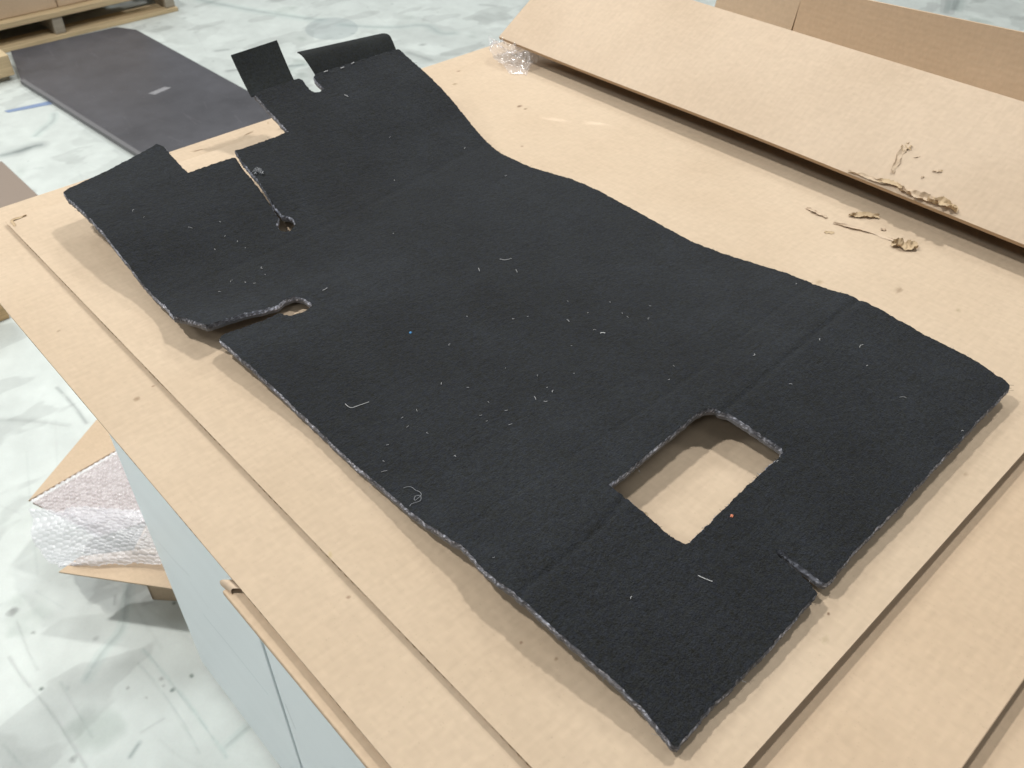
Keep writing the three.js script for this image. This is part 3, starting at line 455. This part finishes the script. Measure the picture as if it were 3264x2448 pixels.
// ------------------------------------------------------------------ open box with bubble wrap
{
  const b = thing('open_box', 'small open cardboard box stuffed with bubble wrap beside the cabinet', 'open box', [0.188, 0, -1.179], 0);
  const L = (a) => a.map((p) => [p[0] - 0.188, p[1], p[2] + 1.179]);
  const u = [0.684, 0.73], v = [0.73, -0.684], c = [0.188, -1.179], at = (a, d) => [c[0] + u[0] * a + v[0] * d, c[1] + u[1] * a + v[1] * d];
  const wallB = (p, q, h) => plate(L([[p[0], 0.002, p[1]], [q[0], 0.002, q[1]], [q[0], h, q[1]], [p[0], h, p[1]]]), 0.004);
  const A = at(0, 0), B = at(0.22, 0), Cc = at(0.22, 0.34), D = at(0, 0.34);
  mesh('wall', wallB(A, B, 0.14), cardB, b); mesh('wall', wallB(B, Cc, 0.14), cardB, b); mesh('wall', wallB(Cc, D, 0.14), cardB, b); mesh('wall', wallB(D, A, 0.14), cardB, b);
  const panel = (pts, t) => { const g = plate(L(pts), t); mesh('flap', g, cardB, b); };
  panel([[0.076, 0.136, -1.231], [0.207, 0.135, -1.062], [0.30, 0.137, -1.02], [0.29, 0.138, -1.12], [0.118, 0.1365, -1.238]], 0.003);
  panel([[0.099, 0.155, -1.412], [0.285, 0.15, -1.545], [0.44, 0.14, -1.5], [0.40, 0.145, -1.45], [0.312, 0.15, -1.437]], 0.004);
  mesh('packed_board', plate(L([[0.103, 0.148, -1.409], [0.36, 0.144, -1.441], [0.33, 0.12, -1.22], [0.165, 0.135, -1.262]]), 0.004), std({ color: new THREE.Color().setRGB(0.36, 0.29, 0.255), roughness: 0.9 }), b);
  const clear = new THREE.MeshPhysicalMaterial({ color: new THREE.Color().setRGB(0.97, 0.95, 0.97), roughness: 0.08, transmission: 0.62, thickness: 0, ior: 1.5, side: THREE.DoubleSide });
  const milky = new THREE.MeshPhysicalMaterial({ color: new THREE.Color().setRGB(0.9, 0.9, 0.93), roughness: 0.14, transmission: 0.55, thickness: 0, ior: 1.45, side: THREE.DoubleSide });
  const wrap = (fn, nu, nv, pit, amp, s) => gridGeo(nu, nv, (a, d) => {
    const p = fn(a, d), gx = a * nu * pit + 0.5 * vnoise(a * 6, d * 6, s + 2), gy = d * nv * pit * 1.155 + 0.5 * vnoise(a * 6, d * 6, s + 5), row = Math.floor(gy), fx = gx + (row & 1 ? 0.5 : 0), e = Math.hypot((fx - Math.floor(fx) - 0.5), (gy - row - 0.5) * 0.87), bub = Math.sqrt(Math.max(0, 1 - (e / 0.47) ** 2)) * (0.4 + 0.6 * hash(Math.floor(fx), row, s));
    return [p[0] - 0.188 + 0.3 * amp * (hash(Math.floor(fx), row, s + 1) - 0.5) * bub, p[1] + amp * bub, p[2] + 1.179];
  });
  const bilin = (P, a, d) => [0, 1, 2].map((k) => (P[0][k] * (1 - a) + P[1][k] * a) * (1 - d) + (P[3][k] * (1 - a) + P[2][k] * a) * d);
  const inner = [[0.101, 0.152, -1.411], [0.38, 0.149, -1.442], [0.34, 0.13, -1.19], [0.155, 0.143, -1.25]];
  mesh('bubble_wrap', wrap((a, d) => { const p = bilin(inner, a, d); p[1] += 0.01 * sm(d * 3) * Math.sin(Math.PI * a) + 0.016 * Math.max(0, fbm(a * 4 + d * 2, d * 5, 3, 5) - 0.45) * sm(d * 3) + (a > 0.45 ? 0.025 * sm((a - 0.45) * 3) * sm(d * 2) * vnoise(a * 9 + d * 5, d * 7, 19) : 0); return p; }, 230, 170, 0.105, 0.005, 1), clear, b);
  const outer = [[0.095, 0.146, -1.397], [0.24, 0.172, -1.225], [0.235, 0.155, -1.09], [0.097, 0.1385, -1.223]];
  mesh('bubble_wrap', wrap((a, d) => { const p = bilin(outer, a, d), n = fbm(a * 4 + 7, d * 4, 3, 15) - 0.5; p[1] += 0.016 * Math.sin(Math.PI * a) * Math.sin(Math.PI * d) + 0.03 * n * sm(a * 4) - 0.035 * (1 - a) ** 4 * Math.sin(Math.PI * d); p[0] -= 0.028 * (1 - a) ** 2 * Math.sin(Math.PI * d) + 0.012 * (1 - a) * (vnoise(0, d * 9, 8) - 0.5); p[2] += 0.01 * (vnoise(a * 5, 1, 28) - 0.5); return p; }, 150, 150, 0.105, 0.0046, 2), milky, b);
}

// ------------------------------------------------------------------ ceiling lamps (out of the frame)
for (const [x, y, z, w, d, E, rgb, label] of LAMPS) {
  const dx = 0.45 - x, dy = 0.9 - y, dz = -0.6 - z, r2 = dx * dx + dy * dy + dz * dz, cos = -dy / Math.sqrt(r2), I = E * r2 / (w * d * cos * cos);
  const c = new THREE.Color().setRGB(...rgb), t = thing('ceiling_lamp', label, 'ceiling lamp', [x, y, z]);
  mesh('housing', slab(-w / 2 - 0.03, w / 2 + 0.03, 0.012, 0.14, -d / 2 - 0.03, d / 2 + 0.03, 0.01), std({ color: 0xd8d8d6, roughness: 0.5 }), t);
  mesh('diffuser', slab(-w / 2, w / 2, 0.002, 0.0115, -d / 2, d / 2, 0.002), std({ color: 0xffffff, roughness: 0.6, emissive: c, emissiveIntensity: Math.min(4, I * 0.1) }), t);
  const l = new THREE.RectAreaLight(c, I, w, d); l.position.set(x, y - 0.012, z); l.lookAt(x, 0, z + 1e-4); scene.add(l);
}
renderer.render(scene, camera);
